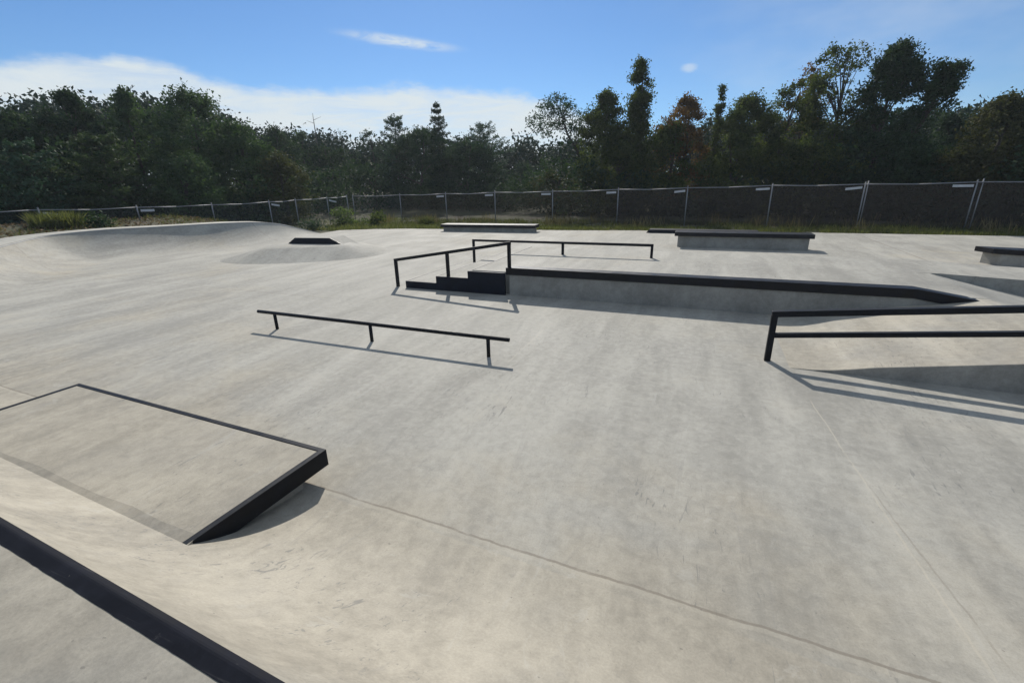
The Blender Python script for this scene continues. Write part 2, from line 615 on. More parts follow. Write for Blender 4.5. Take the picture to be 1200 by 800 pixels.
def build_funbox():
    t = root('funbox', (0, 11, 0), 'wide low concrete platform with gentle ramps at the middle of the skatepark', 'funbox')
    # front ramp, beside the double-bar rail
    up = [(1.15, -0.03), (1.42, 0.003), (1.68, 0.012), (1.90, 0.034), (2.12, 0.078)] + [(x, SL * (x - 1.56)) for x in (2.4, 3.2, 4.0)]
    crest = 1.56 + ZP / SL
    dn = [(crest - 0.25, ZP - 0.038), (crest - 0.08, ZP - 0.006), (crest + 0.08, ZP - 0.006), (crest + 0.25, ZP - 0.05), (crest + 1.2, ZP - 0.28), (crest + 2.25, 0.03), (crest + 2.5, 0.003), (crest + 2.7, -0.03)]
    bm = bmesh.new()
    prism(bm, up + dn, 'y', 7.262, 10.44)
    part('front_ramp', bm, MRAMP, t)
    bm = bmesh.new()
    prism(bm, [(x, z - 0.002) for x, z in up + dn], 'y', 7.25, 7.260)
    part('shade_toned_side', bm, MC3, t)  # thin sheet, its colour darkened for the ramp's shaded side
    # raised deck behind the hubba ledge
    bm = bmesh.new()
    deck = [(-5.36, -0.1), (-5.36, ZP), (crest - 0.2, ZP)] + [(crest + 0.08, ZP - 0.004)] + dn[3:]
    prism(bm, deck, 'y', 10.443, 12.95)
    part('platform', bm, MC, t)
    # rear strip that stays high where the deck dips
    bm = bmesh.new()
    rear = [(-5.36, -0.1), (-5.36, ZP), (5.0, ZP), (6.4, 0.475), (9.5, 0.33), (11.5, 0.28), (11.5, -0.1)]
    ya, yb, yc = 12.953, 15.0, 16.1
    A = [bm.verts.new((x, ya, z)) for x, z in rear]
    B = [bm.verts.new((x, yb, z)) for x, z in rear]
    C = [bm.verts.new((x, yc, min(z, -0.02))) for x, z in rear]
    n = len(rear)
    for P, Q in ((A, B), (B, C)):
        for i in range(n - 1):
            bm.faces.new((P[i], P[i + 1], Q[i + 1], Q[i]))
    bm.faces.new(A)
    part('rear_strip', bm, MC, t)

    s = root('stairs', (-6.3, 12.5, 0), 'three concrete steps with black painted side below the sloping handrail', 'stairs')
    st = [(-7.30, 0.18), (-6.34, 0.36), (-5.40, 0.54)]
    bm = bmesh.new()
    for i, (x, z) in enumerate(st):
        nx = st[i + 1][0] if i < 2 else -5.362
        prism(bm, [(x, -0.08), (nx - 0.0, -0.08), (nx - 0.0, z), (x, z)] if i < 2 else [(x, -0.08), (nx, -0.08), (nx, z - 0.002), (x, z - 0.002)], 'y', 10.26, 15.0)
    part('steps', bm, MC, s)
    bm = bmesh.new()
    prism(bm, [(-7.31, -0.05), (-4.385, -0.05), (-4.385, 0.555), (-5.41, 0.555), (-5.41, 0.372), (-6.35, 0.372), (-6.35, 0.19), (-7.31, 0.19)], 'y', 10.205, 10.258)
    part('stringer', bm, MBS, s, bevel=0.003)
    for x, z in st:
        bm = bmesh.new()
        box(bm, x - 0.012, x + 0.018, 10.27, 14.99, z - 0.03, z + 0.004)
        part('nosing', bm, MB, s)

    h = root('hubba_ledge', (-0.2, 10.4, 0), 'long grey concrete ledge with black steel top, running from stairs down to the ramp', 'ledge')
    bm = bmesh.new()
    prism(bm, [(-4.30, -0.05), (4.62, -0.05), (4.62, 0.40), (3.72, 0.52), (-4.30, 0.52)], 'y', 10.29, 10.439)
    part('concrete_wall', bm, MC3, h, bevel=0.006)
    bm = bmesh.new()
    prism(bm, [(-4.38, 0.505), (3.70, 0.505), (4.70, 0.34), (4.70, 0.515), (3.72, 0.68), (-4.38, 0.68)], 'y', 10.262, 10.56)
    part('steel_cap', bm, MB2, h, bevel=0.006)


build_funbox()

# ------------------------------------------------------------------ rails


def rail(name, label, bar, posts, r, square, x_extra=0.0):
    """bar: list of (p,q) tubes; posts: list of (base, top)"""
    t = root(name, posts[0][0], label, 'grind rail')
    for i, (p, q) in enumerate(bar):
        bm = bmesh.new()
        tube(bm, p, q, r if i == 0 else r * 0.8, square=square, n=18)
        part('top_bar' if i == 0 else 'lower_bar', bm, MB, t, smooth=not square, bevel=0.004 if square else 0.006)
    for b, q in posts:
        bm = bmesh.new()
        tube(bm, Vector(b) - Vector((0, 0, 0.02)), q, r * 0.97 if square else r * 0.92, square=square, n=16)
        p = part('post', bm, MB, t, smooth=not square, bevel=0.004 if square else 0)
    return t


rail('flat_rail', 'low straight round black grind rail on three short posts in the middle of open concrete',
     [((-8.04, 6.22, 0.325), (-2.62, 6.22, 0.325))],
     [((-7.60, 6.22, 0), (-7.60, 6.22, 0.31)), ((-5.30, 6.22, 0), (-5.30, 6.22, 0.31)), ((-2.99, 6.22, 0), (-2.99, 6.22, 0.31))], 0.033, False)
rail('stair_handrail', 'sloping square black handrail on three posts descending beside the stairs',
     [((-7.67, 10.30, 0.72), (-4.28, 10.36, 1.265))],
     [((-7.635, 10.30, 0), (-7.635, 10.30, 0.70)), ((-6.04, 10.33, 0.35), (-6.04, 10.33, 0.96)), ((-4.32, 10.36, 0.67), (-4.32, 10.36, 1.235))], 0.038, True)
rail('level_rail', 'level square black grind rail standing on the platform behind the stair handrail',
     [((-6.93, 13.55, 0.895), (-1.24, 13.55, 0.895))],
     [((-6.90, 13.55, 0.17), (-6.90, 13.55, 0.87)), ((-3.88, 13.55, 0.53), (-3.88, 13.55, 0.87)), ((-1.275, 13.55, 0.53), (-1.275, 13.55, 0.87))], 0.036, True)
rail('ramp_rail', 'double-bar square black rail climbing along the ramp edge at the right side',
     [((1.08, 7.48, 0.735), (6.2, 7.48, 1.30)), ((1.16, 7.48, 0.41), (5.6, 7.48, 0.915))],
     [((1.12, 7.48, -0.02), (1.12, 7.48, 0.72)), ((5.6, 7.48, 0.4), (5.6, 7.48, 1.23))], 0.043, True)

# ------------------------------------------------------------------ ledges at the back


def ledge(name, label, x0, x1, y0, y1, zt, cap, over, rot=0.0, group=None):
    t = root(name, (x0, y0, 0), label, 'ledge', group)
    bm = bmesh.new()
    L, W = x1 - x0, y1 - y0
    box(bm, over, L - over, over, W - over, -0.05, zt - cap + 0.01)
    a = from_bm('base', bm, MC3, t, bevel=0.008)
    bm = bmesh.new()
    box(bm, 0, L, 0, W, zt - cap, zt)
    b = from_bm('steel_cap', bm, MB2, t, bevel=0.008)
    t.rotation_euler = (0, 0, rot)
    return t


ledge('long_ledge', 'long grey ledge with black overhanging cap near fence, centre of the back edge', -14.35, -8.55, 24.0, 24.85, 0.40, 0.17, 0.12, R(3.0))
ledge('block_ledge', 'tall grey block ledge with thick black overhanging cap behind the level rail', -1.05, 3.87, 20.13, 20.9, 0.60, 0.155, 0.13)


def corner_ledge():
    t = root('corner_ledge', (8.13, 18.21, 0), 'angled grey ledge with black cap cut off by the right picture edge', 'ledge')

    def inset(P, d):
        c = sum((Vector((p[0], p[1], 0)) for p in P), Vector()) / len(P)
        return [((Vector((p[0], p[1], 0)) - c) * (1 - d / (Vector((p[0], p[1], 0)) - c).length) + c).to_2d() for p in P]
    P = [(7.93, 18.80), (8.13, 18.21), (12.0, 16.3), (12.6, 17.5)]
    bm = bmesh.new()
    prism(bm, inset(P, 0.2), 'z', -0.05, 0.345)
    part('base', bm, MC3, t, bevel=0.008)
    bm = bmesh.new()
    prism(bm, P, 'z', 0.34, 0.49)
    part('steel_cap', bm, MB2, t, bevel=0.008)


corner_ledge()


def low_ledge():
    t = root('low_ledge', (0, 25.6, 0), 'very low flat black ledge partly hidden behind the tall block ledge', 'ledge')
    bm = bmesh.new()
    prism(bm, [(-2.80, -0.05), (-2.62, 0.17), (2.5, 0.17), (2.7, -0.05)], 'y', 25.4, 26.1)
    part('steel_body', bm, MBS, t, bevel=0.006)


low_ledge()

# ------------------------------------------------------------------ mound with black faced kicker


def build_mound():
    t = root('concrete_mound', (-14.8, 14, 0), 'shallow rounded concrete mound in front of the curved bowl wall', 'mound')
    bm = bmesh.new()
    A0 = np.array([-15.6, 12.9])
    B0 = np.array([-13.1, 14.5])
    d = (B0 - A0) / np.linalg.norm(B0 - A0)
    nrm = np.array([-d[1], d[0]])
    L = np.linalg.norm(B0 - A0)
    nr, na = 14, 72

    def h(k):                      # k 0 at plateau edge, 1 at foot
        k = max(0.0, min(1.0, k))
        return 0.42 * (1 - k) ** 1.05
    rings = []
    half_l, half_w = L / 2 + 0.05, 0.95
    c0 = (A0 + B0) / 2 + nrm * 0.95
    for i in range(nr + 1):
        k = i / nr
        ring = []
        for j in range(na):
            a = 2 * math.pi * j / na
            ca, sa = math.cos(a), math.sin(a)
            # super-ellipse plateau growing into a rounder foot
            e = 0.45 + 0.45 * k
            px = math.copysign(abs(ca) ** e, ca) * (half_l + (1.55 if ca > 0 else 1.9) * k)
            py = math.copysign(abs(sa) ** e, sa) * (half_w + (1.30 if sa < 0 else 1.9) * k)
            p = c0 + d * px + nrm * py
            ring.append(bm.verts.new((p[0], p[1], h(k) - 0.012 * k)))
        rings.append(ring)
    for i in range(nr):
        for j in range(na):
            bm.faces.new((rings[i][j], rings[i][(j + 1) % na], rings[i + 1][(j + 1) % na], rings[i + 1][j]))
    bm.faces.new(rings[0])
    part('mound_surface', bm, MC, t, smooth=True)
    k = root('kicker', (-15.3, 16.2, 0.3), 'small trapezoid kicker with black front face on top of the concrete mound', 'kicker')
    p0, p1 = np.array([-16.05, 14.36]), np.array([-13.38, 14.75])
    dd = (p1 - p0) / np.linalg.norm(p1 - p0)
    nn = np.array([-dd[1], dd[0]])
    ll = np.linalg.norm(p1 - p0)
    for nm, mat, a, b, ins in (('front_face', MBS, 0.0, 0.05, 0.0), ('body', MC, 0.052, 1.0, 0.004)):
        bm = bmesh.new()
        q = [(-0.06, 0.33), (ll + 0.08, 0.33), (ll - 0.60 - ins, 0.66 - ins), (0.45 + ins, 0.66 - ins)]
        V0 = [bm.verts.new((*(p0 + dd * s + nn * a), z)) for s, z in q]
        V1 = [bm.verts.new((*(p0 + dd * s + nn * b), z)) for s, z in q]
        bm.faces.new(V0)
        bm.faces.new(V1[::-1])
        for i in range(4):
            bm.faces.new((V0[i], V0[(i + 1) % 4], V1[(i + 1) % 4], V1[i]))
        part(nm, bm, mat, k)


build_mound()

# ------------------------------------------------------------------ bowl wall


def build_bowl():
    t = root('bowl_wall', (-22.5, 12, 0), 'curved concrete bowl wall with pale lip on the left below the fence', 'bowl wall')
    RAD, n = 2.6, 14
    bm = bmesh.new()
    rows = []
    for (x, y, z), (ix, iy) in zip(LIP, LIP_SM):
        z = max(z, 0.02)
        am = R(49)
        rad = z / (1 - math.cos(am))
        full = rad * math.sin(am)
        row = []
        for k in range(n + 1):
            a = am * k / n
            off = full - rad * math.sin(a)
            row.append(bm.verts.new((x + ix * off, y + iy * off, rad * (1 - math.cos(a)) + 0.002)))
        rows.append(row)
    for i in range(len(rows) - 1):
        for k in range(n):
            bm.faces.new((rows[i][k], rows[i + 1][k], rows[i + 1][k + 1], rows[i][k + 1]))
    part('curved_face', bm, MC2, t, smooth=True)
    bm = bmesh.new()
    top, bot = [], []
    m = len(LIP)
    for i, ((x, y, z), (ix, iy)) in enumerate(zip(LIP, LIP_IN)):
        s = i / (m - 1)
        w = 1.15 + max(0.0, (s - 0.80) / 0.20) * 1.4 + max(0, 0.45 - s) * 3.0
        z = max(z, 0.012)
        zo = z + 0.002
        top.append((bm.verts.new((x + ix * 0.015, y + iy * 0.015, z + 0.004)), bm.verts.new((x - ix * w, y - iy * w, zo + 0.004))))
        bot.append((bm.verts.new((x + ix * 0.015, y + iy * 0.015, z - 0.10)), bm.verts.new((x - ix * w, y - iy * w, zo - 0.12))))
    for i in range(m - 1):
        bm.faces.new((top[i][0], top[i + 1][0], top[i + 1][1], top[i][1]))
        bm.faces.new((top[i][1], top[i + 1][1], bot[i + 1][1], bot[i][1]))
        bm.faces.new((bot[i][0], bot[i + 1][0], top[i + 1][0], top[i][0]))
    part('lip', bm, MLIP, t)
    bm = bmesh.new()
    pts = [Vector((x + ix * 0.03, y + iy * 0.03, z - 0.035)) for (x, y, z), (ix, iy) in zip(LIP[:-12], LIP_IN[:-12])]
    for p, q in zip(pts[:-1], pts[1:]):
        tube(bm, p, q, 0.016, n=8, cap=False)
    part('coping', bm, MGALV, t, smooth=True)


build_bowl()

# ------------------------------------------------------------------ fences


def build_fence(name, label, posts, screens, tags, doubles=()):
    """posts: list of (x, y, base z, top z)"""
    t = root(name, (posts[0][0], posts[0][1], posts[0][2]), label, 'fence')
    for i, (x, y, zb, zt) in enumerate(posts):
        bm = bmesh.new()
        tube(bm, (x, y, zb - 0.05), (x, y, zt + 0.09), 0.031, n=10)
        tube(bm, (x, y, zt + 0.09), (x, y, zt + 0.12), 0.045, n=10, r2=0.012)
        if i in doubles:
            tube(bm, (x + (0.12 if i == 8 else 0.22), y + 0.02, zb - 0.05), (x + (0.12 if i == 8 else 0.22), y + 0.02, zt + 0.16), 0.027, n=10)
        part('post', bm, MGALV, t, smooth=True)
    for i in range(len(posts) - 1):
        a, b = posts[i], posts[i + 1]
        A, B = Vector((a[0], a[1], a[3])), Vector((b[0], b[1], b[3]))
        bm = bmesh.new()
        sag = -0.03 - 0.03 * random.random()
        mid = (A + B) / 2 + Vector((0, 0, sag))
        tube(bm, A, mid, 0.024, n=8)
        tube(bm, mid, B, 0.024, n=8)
        part('top_rail', bm, MGALV, t, smooth=True)
        bm = bmesh.new()
        nseg = 10
        d = (B - A).normalized()
        nv = Vector((-d.y, d.x, 0))
        lo, hi = [], []
        for k in range(nseg + 1):
            s = k / nseg
            p = A.lerp(B, s)
            bow = 0.03 * math.sin(s * math.pi * 3 + i) + 0.05 * math.sin(s * math.pi)
            zb = a[2] * (1 - s) + b[2] * s + 0.03 + 0.03 * math.sin(k * 1.7 + i)
            lo.append(bm.verts.new((p.x + nv.x * bow, p.y + nv.y * bow, zb)))
            hi.append(bm.verts.new((p.x, p.y, p.z - 0.035 + sag * math.sin(s * math.pi))))
        for k in range(nseg):
            bm.faces.new((lo[k], lo[k + 1], hi[k + 1], hi[k]))
        part('mesh_screen', bm, screens[i], t)
    for i, (dx, ln, tilt) in tags.items():
        x, y, zb, zt = posts[i]
        j = max(i - 1, 0) if i > 0 else 0
        q = posts[i - 1] if i > 0 else posts[i + 1]
        d = Vector((q[0] - x, q[1] - y, 0)).normalized()
        nv = Vector((-d.y, d.x, 0))
        if nv.dot(EYE - Vector((x, y, 0))) < 0:
            nv = -nv
        p = Vector((x, y, zt - 0.22)) + d * 0.12 + nv * 0.05
        e = p + d * ln + Vector((0, 0, -tilt))
        bm = bmesh.new()
        hgt = Vector((0, 0, 0.115))
        vs = [p, e, e + hgt, p + hgt]
        A = [bm.verts.new(v) for v in vs]
        B = [bm.verts.new(v + nv * 0.012) for v in vs]
        bm.faces.new(A)
        bm.faces.new(B[::-1])
        for k in range(4):
            bm.faces.new((A[k], A[(k + 1) % 4], B[(k + 1) % 4], B[k]))
        part('tag', bm, MTAG, t)


bx = [-25.62, -21.22, -17.31, -13.45, -9.32, -5.09, -1.08, 3.29, 7.52, 11.98, 16.5, 21.0]
bz = [1.87, 1.92, 1.97, 2.02, 2.04, 2.10, 2.14, 2.20, 2.20, 2.22, 2.25, 2.25]
bposts = [(x, 29.95, ground_z(x, 29.95), z) for x, z in zip(bx, bz)]
bscr = [M_LINK, M_SCR2, M_SCR2, M_SCR2, M_SCR2, M_SCR, M_SCR, M_SCR, M_SCR, M_SCR, M_SCR]
btag = {2: (0, 0.60, 0.02), 3: (0, 0.60, 0.02), 4: (0, 0.64, 0.0), 5: (0, 0.60, 0.02), 6: (0, 0.60, 0.06), 7: (0, 0.68, 0.03), 8: (0, 0.72, 0.07), 9: (0, 0.80, 0.0)}
build_fence('mesh_fence', 'long temporary wire fence with dark screening along the back edge of the park', bposts, bscr, btag, doubles=(8, 9))
lp = [(-25.72, 29.4, 1.87), (-25.79, 27.37, 1.83), (-25.99, 24.62, 1.80), (-26.02, 22.5, 1.77), (-26.5, 18.98, 1.76), (-27.49, 15.59, 1.80), (-29.01, 12.26, 1.87), (-29.88, 8.26, 1.90), (-30.4, 4.2, 1.9)]
lposts = [(x, y, ground_z(x, y), z) for x, y, z in lp]
build_fence('wire_fence', 'open wire fence with white tags behind the bowl wall on the left side', lposts,
            [M_LINK] * 8, {1: (0, 0.7, 0.15), 3: (0, 0.6, 0.1), 5: (0, 0.6, 0.02), 6: (0, 0.6, 0.12)})

# ------------------------------------------------------------------ foliage


def quads_object(name, V, mat, tint=None, extra=None):
    """V: (n,4,3) array of leaf corners -> one mesh object"""
    n = len(V)
    me = bpy.data.meshes.new(name)
    me.vertices.add(n * 4)
    me.vertices.foreach_set('co', V.reshape(-1).astype(np.float32))
    me.loops.add(n * 4)
    me.loops.foreach_set('vertex_index', np.arange(n * 4, dtype=np.int32))
    me.polygons.add(n)
    me.polygons.foreach_set('loop_start', np.arange(0, n * 4, 4, dtype=np.int32))
    me.polygons.foreach_set('loop_total', np.full(n, 4, dtype=np.int32))
    me.update(calc_edges=True)
    if tint is not None:
        at = me.attributes.new('tint', 'FLOAT', 'POINT')
        at.data.foreach_set('value', np.repeat(tint, 4).astype(np.float32))
    return link(name, me, mat)


def leaves(C, size, flat=0.0, aspect=0.55, hang=0.0):
    """diamond leaf sprays at centres C"""
    n = len(C)
    a = RNG.normal(size=(n, 3))
    a[:, 2] *= (1 - flat)
    a[:, 2] -= hang
    a /= np.linalg.norm(a, axis=1)[:, None] + 1e-9
    b = RNG.normal(size=(n, 3))
    b[:, 2] *= (1 - flat * 0.8)
    b -= (b * a).sum(1)[:, None] * a
    b /= np.linalg.norm(b, axis=1)[:, None] + 1e-9
    s = size * RNG.uniform(0.55, 1.45, n)[:, None]
    c = np.cross(a, b) * s * 0.12
    V = np.stack([C - a * s * 0.5, C + b * s * aspect * 0.5 + c, C + a * s * 0.5, C - b * s * aspect * 0.5 + c], 1)
    return V


def tube_np(bm, pts, radii, n=7):
    for (p, q), (r, r2) in zip(zip(pts[:-1], pts[1:]), zip(radii[:-1], radii[1:])):
        tube(bm, p, q, r, n=n, r2=r2, cap=False)


LEAF = {
    'oak': leaf_mat('oak_leaves', (0.030, 0.060, 0.030), (0.083, 0.128, 0.053), 0.28),
    'dark': leaf_mat('dark_leaves', (0.016, 0.034, 0.02), (0.048, 0.08, 0.036), 0.25),
    'vine': leaf_mat('vine_leaves', (0.028, 0.046, 0.016), (0.095, 0.115, 0.036), 0.45),
    'lime': leaf_mat('light_green_leaves', (0.050, 0.081, 0.030), (0.125, 0.163, 0.062), 0.38),
    'sunflare': leaf_mat('sunflare_leaves', (0.065, 0.048, 0.020), (0.190, 0.095, 0.034), 0.38),  # orange glare of the sun painted into the leaf colour
    'olive': leaf_mat('olive_brown_leaves', (0.034, 0.042, 0.018), (0.084, 0.084, 0.038), 0.32),
    'pine': leaf_mat('pine_needles', (0.029, 0.061, 0.038), (0.072, 0.128, 0.077), 0.15),
    'wood': leaf_mat('far_wood_leaves', (0.022, 0.038, 0.028), (0.045, 0.068, 0.046), 0.08),
    'palepine': leaf_mat('pale_pine_needles', (0.028, 0.050, 0.026), (0.075, 0.105, 0.050), 0.25),
    'blue': leaf_mat('blue_green_leaves', (0.03, 0.052, 0.036), (0.066, 0.098, 0.062), 0.22),
    'weed': leaf_mat('weed_blades', (0.060, 0.075, 0.025), (0.165, 0.165, 0.070), 0.4),
    'straw': leaf_mat('dry_stalks', (0.120, 0.095, 0.050), (0.240, 0.200, 0.110), 0.3),
    'litter': leaf_mat('fallen_leaves', (0.070, 0.045, 0.028), (0.240, 0.170, 0.100), 0.2),
}


def profile(kind, t):
    if kind == 'broad':
        return (math.sin(math.pi * min(1, 0.16 + 0.84 * t)) ** 0.55) * (0.72 + 0.28 * min(1, t * 3))
    if kind == 'tall':
        return (1 - t ** 3.0) ** 0.8 * (0.75 + 0.25 * min(1, t * 4))
    if kind == 'spire':
        return (1 - t) ** 0.45 * (0.85 + 0.15 * math.sin(t * 17))
    if kind == 'cone':
        return (1 - t) ** 0.85
    if kind == 'vee':
        return 0.45 + 0.55 * math.sin(math.pi * (0.12 + 0.85 * t)) ** 0.7
    return 1.0


def tree(name, label, kind, xc, ytop, hw, D, leaf, n_clump=150, per=46, size=0.26, gap=0.36, t0=0.0, lean=0.0, rc=0.55, trunk_r=0.17, limbs=12, group='trees beyond the fence', ragged=0.30, dense=1.0, seed=0):
    """broadleaf tree: trunk, limbs and leaf clumps spread through an uneven envelope"""
    rnd = random.Random(seed * 7 + int(xc))
    top = at_dist(xc, ytop, D)
    gx, gy = top.x, top.y
    z0 = ground_z(gx, gy)
    Hh = top.z - z0
    e0, e1 = at_dist(xc - hw, ytop + 40, D), at_dist(xc + hw, ytop + 40, D)
    Wd = (e1 - e0).length / 2
    side = (e1 - e0).normalized()
    side.z = 0
    t = root(name, (gx, gy, z0), label, 'tree', group)
    ph = [rnd.uniform(0, 6.28) for _ in range(8)]
    clumps = []
    tries = 0
    off = Vector((rnd.uniform(0, 99), rnd.uniform(0, 99), rnd.uniform(0, 99)))
    while len(clumps) < n_clump and tries < n_clump * 12:
        tries += 1
        tt = rnd.random() ** 0.85
        a = rnd.uniform(0, 2 * math.pi)
        wob = 1 + ragged * (0.5 * math.sin(2 * a + ph[0] + 3 * tt) + 0.5 * math.sin(3 * a + ph[1] - 7 * tt) + 0.5 * math.sin(a * 1 + ph[2] + 13 * tt) + 0.4 * math.sin(ph[3] + 23 * tt))
        rr = Wd * profile(kind, tt) * wob * math.sqrt(rnd.uniform(0.08, 1.0))
        z = (t0 + (1 - t0) * tt) * (Hh - rc * 1.25)
        p = Vector((math.cos(a) * rr, math.sin(a) * rr * 0.85, z)) + side * (lean * (z / Hh) ** 1.6)
        q = p * 0.8 + off
        if mnoise.noise(q) + 0.6 * mnoise.noise(p * 0.42 + off * 2) < (gap - 0.47) * 1.3:
            continue
        clumps.append((p, tt))
    C = []
    T = []
    for p, tt in clumps:
        k = int(per * 1.75 * rnd.uniform(0.6, 1.4))
        r = rc * rnd.uniform(0.5, 1.2)
        g = RNG.normal(size=(k, 3)) * np.array([r, r, r * 0.62]) * 0.62
        C.append(np.array(p) + g)
        T.append(np.clip(np.full(k, rnd.random()) * 0.75 + RNG.random(k) * 0.3, 0, 1))
    # fringe: short leafy twigs that break the outline, mostly up and outwards
    for p, tt in clumps:
        if rnd.random() < 0.55:
            ax = Vector((0, 0, Hh * 0.55))
            d = (p - ax).normalized() + Vector((0, 0, 0.5))
            d = (d.normalized() + Vector((rnd.gauss(0, .4), rnd.gauss(0, .4), rnd.gauss(0, .3)))).normalized()
            L = rnd.uniform(0.4, 1.0) * rc * 1.7
            k = int(14 + L * 12)
            s = RNG.random(k)[:, None]
            C.append(np.array(p)[None] + np.array(d)[None] * s * L + RNG.normal(size=(k, 3)) * 0.085)
            T.append(np.clip(np.full(k, rnd.random()) * 0.8 + 0.1, 0, 1))
    C = np.concatenate(C)
    C[:, 2] = np.maximum(C[:, 2], 0.08)
    o = quads_object('crown', leaves(C, size * 0.68), LEAF[leaf], np.concatenate(T))
    o.parent = t
    bm = bmesh.new()
    th = Hh * 0.86
    pts, rad = [], []
    for k in range(7):
        s = k / 6
        pts.append(Vector((0.25 * math.sin(s * 3 + ph[4]), 0.25 * math.sin(s * 4 + ph[5]), s * th)) + side * (lean * (s * 0.86) ** 1.6))
        rad.append(trunk_r * (1 - 0.85 * s) + 0.012)
    tube_np(bm, pts, rad)
    hi = [c for c in clumps if c[1] > 0.12]
    rnd.shuffle(hi)
    for p, tt in hi[:limbs]:
        s = max(0.12, min(0.9, p.z / th * 0.72))
        f = s * 6
        i = min(5, int(f))
        a = pts[i].lerp(pts[i + 1], f - i)
        m = a.lerp(p, 0.5) + Vector((rnd.gauss(0, .15), rnd.gauss(0, .15), 0.25))
        r0 = trunk_r * (1 - 0.85 * s) * 0.5 + 0.012
        tube_np(bm, [a, m, p], [r0, r0 * 0.6, 0.010], n=5)
    tr = from_bm('trunk', bm, MBARK, t, smooth=True)
    return t


def conifer(name, label, xc, ytop, hw, D, t0=0.1, layers=13, per_branch=60, leaf='pine', trunk_r=0.16, open_=0.0, group='trees beyond the fence', seed=0, droop=0.12, size=0.24, kind='cone'):
    """pine or cedar: whorls of spreading branches carrying flat sprays of needles"""
    rnd = random.Random(seed + int(xc))
    top = at_dist(xc, ytop, D)
    z0 = ground_z(top.x, top.y)
    Hh = top.z - z0
    Wd = (at_dist(xc + hw, ytop + 40, D) - at_dist(xc - hw, ytop + 40, D)).length / 2
    t = root(name, (top.x, top.y, z0), label, 'tree', group)
    bm = bmesh.new()
    pts = [Vector((0.12 * math.sin(k + seed), 0.1 * math.cos(k * 1.3), Hh * k / 6)) for k in range(7)]
    pts[0].x = pts[0].y = 0
    tube_np(bm, pts, [trunk_r * (1 - k / 6) + 0.012 for k in range(7)])
    C, T = [], []
    for l in range(layers):
        tt = (l + rnd.uniform(-0.25, 0.25)) / layers
        tt = min(max(tt, 0), 0.985)
        z = Hh * (t0 + (1 - t0) * tt)
        nb = rnd.randint(5, 7)
        a0 = rnd.uniform(0, 6.28)
        for b in range(nb):
            if rnd.random() < open_:
                continue
            L = Wd * (profile(kind, tt) * rnd.uniform(0.65, 1.2) + 0.06)
            a = a0 + b * 6.283 / nb + rnd.uniform(-0.3, 0.3)
            rise = rnd.uniform(0.05, 0.35) + 0.35 * tt
            d = Vector((math.cos(a), math.sin(a), rise)).normalized()
            s0 = Vector((0, 0, z))
            e = s0 + d * L - Vector((0, 0, droop * L * 0.4))
            tube_np(bm, [s0, s0.lerp(e, 0.5) + Vector((0, 0, 0.04 * L)), e], [0.045 * (1 - tt) + 0.012, 0.02, 0.008], n=4)
            k = max(12, int(per_branch * 1.4 * (0.35 + L / Wd)))
            sp = RNG.beta(1.9, 1.1, k)
            base = np.array(s0)[None] + (np.array(e - s0))[None] * sp[:, None]
            sw = (0.10 + 0.20 * np.sin(np.pi * sp)) * max(0.5, L * 0.55)
            side = np.array((-math.sin(a), math.cos(a), 0.0))
            base = base + side[None] * (RNG.normal(size=k) * sw)[:, None]
            base[:, 2] += RNG.normal(size=k) * 0.10 + 0.05
            C.append(base)
            T.append(np.clip(np.full(k, rnd.random()) * 0.7 + RNG.random(k) * 0.3, 0, 1))
    # leader tip
    k = 26
    base = np.zeros((k, 3))
    s = RNG.random(k)
    base[:, 2] = Hh * (0.93 + 0.07 * s)
    base[:, :2] = RNG.normal(size=(k, 2)) * (0.16 * (1 - s) + 0.02)[:, None]
    C.append(base)
    T.append(RNG.random(k))
    o = quads_object('crown', leaves(np.concatenate(C), size * 0.85, flat=0.35, aspect=0.38), LEAF[leaf], np.concatenate(T))
    o.parent = t
    from_bm('trunk', bm, MBARK, t, smooth=True)
    return t


def snag(label, xc, ytop, D):
    top = at_dist(xc, ytop, D)
    z0 = ground_z(top.x, top.y)
    Hh = top.z - z0
    t = root('bare_snag', (top.x, top.y, z0), label, 'tree', 'trees beyond the fence')
    bm = bmesh.new()
    tube_np(bm, [Vector((0, 0, 0)), Vector((0.06, 0, Hh * 0.6)), Vector((0, 0.03, Hh))], [0.14, 0.08, 0.02])
    for z, L, a in ((0.93, 0.9, 0.3), (0.90, 0.8, 3.4), (0.82, 0.6, 0.8), (0.78, 0.5, 4.0), (0.7, 0.7, 2.4)):
        s = Vector((0, 0, Hh * z))
        tube_np(bm, [s, s + Vector((math.cos(a) * L, math.sin(a) * L, L * 0.35))], [0.025, 0.008], n=5)
    from_bm('trunk', bm, MPOLE, t, smooth=True)


# left wood
tree('locust_tree', 'feathery topped dark tree at the far left edge', 'broad', 8, 124, 85, 42, 'dark', 230, size=0.26, seed=1)
tree('locust_tree', 'dark tree with ragged feathery top, second from the left edge', 'tall', 72, 101, 74, 43, 'dark', 270, gap=0.38, rc=0.42, seed=2)
tree('locust_tree', 'thin feathery crowned tree just left of the tall oak', 'tall', 142, 102, 62, 44, 'oak', 230, gap=0.43, rc=0.38, per=30, seed=3)
tree('oak_tree', 'tallest rounded dark oak of the left wood', 'broad', 214, 95, 70, 43, 'oak', 330, gap=0.28, rc=0.62, seed=4, ragged=0.22)
tree('oak_tree', 'sloping dark green tree filling the shoulder right of the oak', 'broad', 276, 138, 52, 42, 'oak', 190, seed=5)
conifer('white_pine', 'pale green pine with layered boughs in front of the left wood', 112, 158, 66, 36.0, t0=0.04, layers=12, leaf='palepine', seed=6, per_branch=80, kind='tall')
conifer('white_pine', 'dark layered pine low at the far left behind the fence', 22, 168, 70, 36.5, t0=0.03, layers=11, leaf='pine', seed=7, per_branch=80, kind='tall')
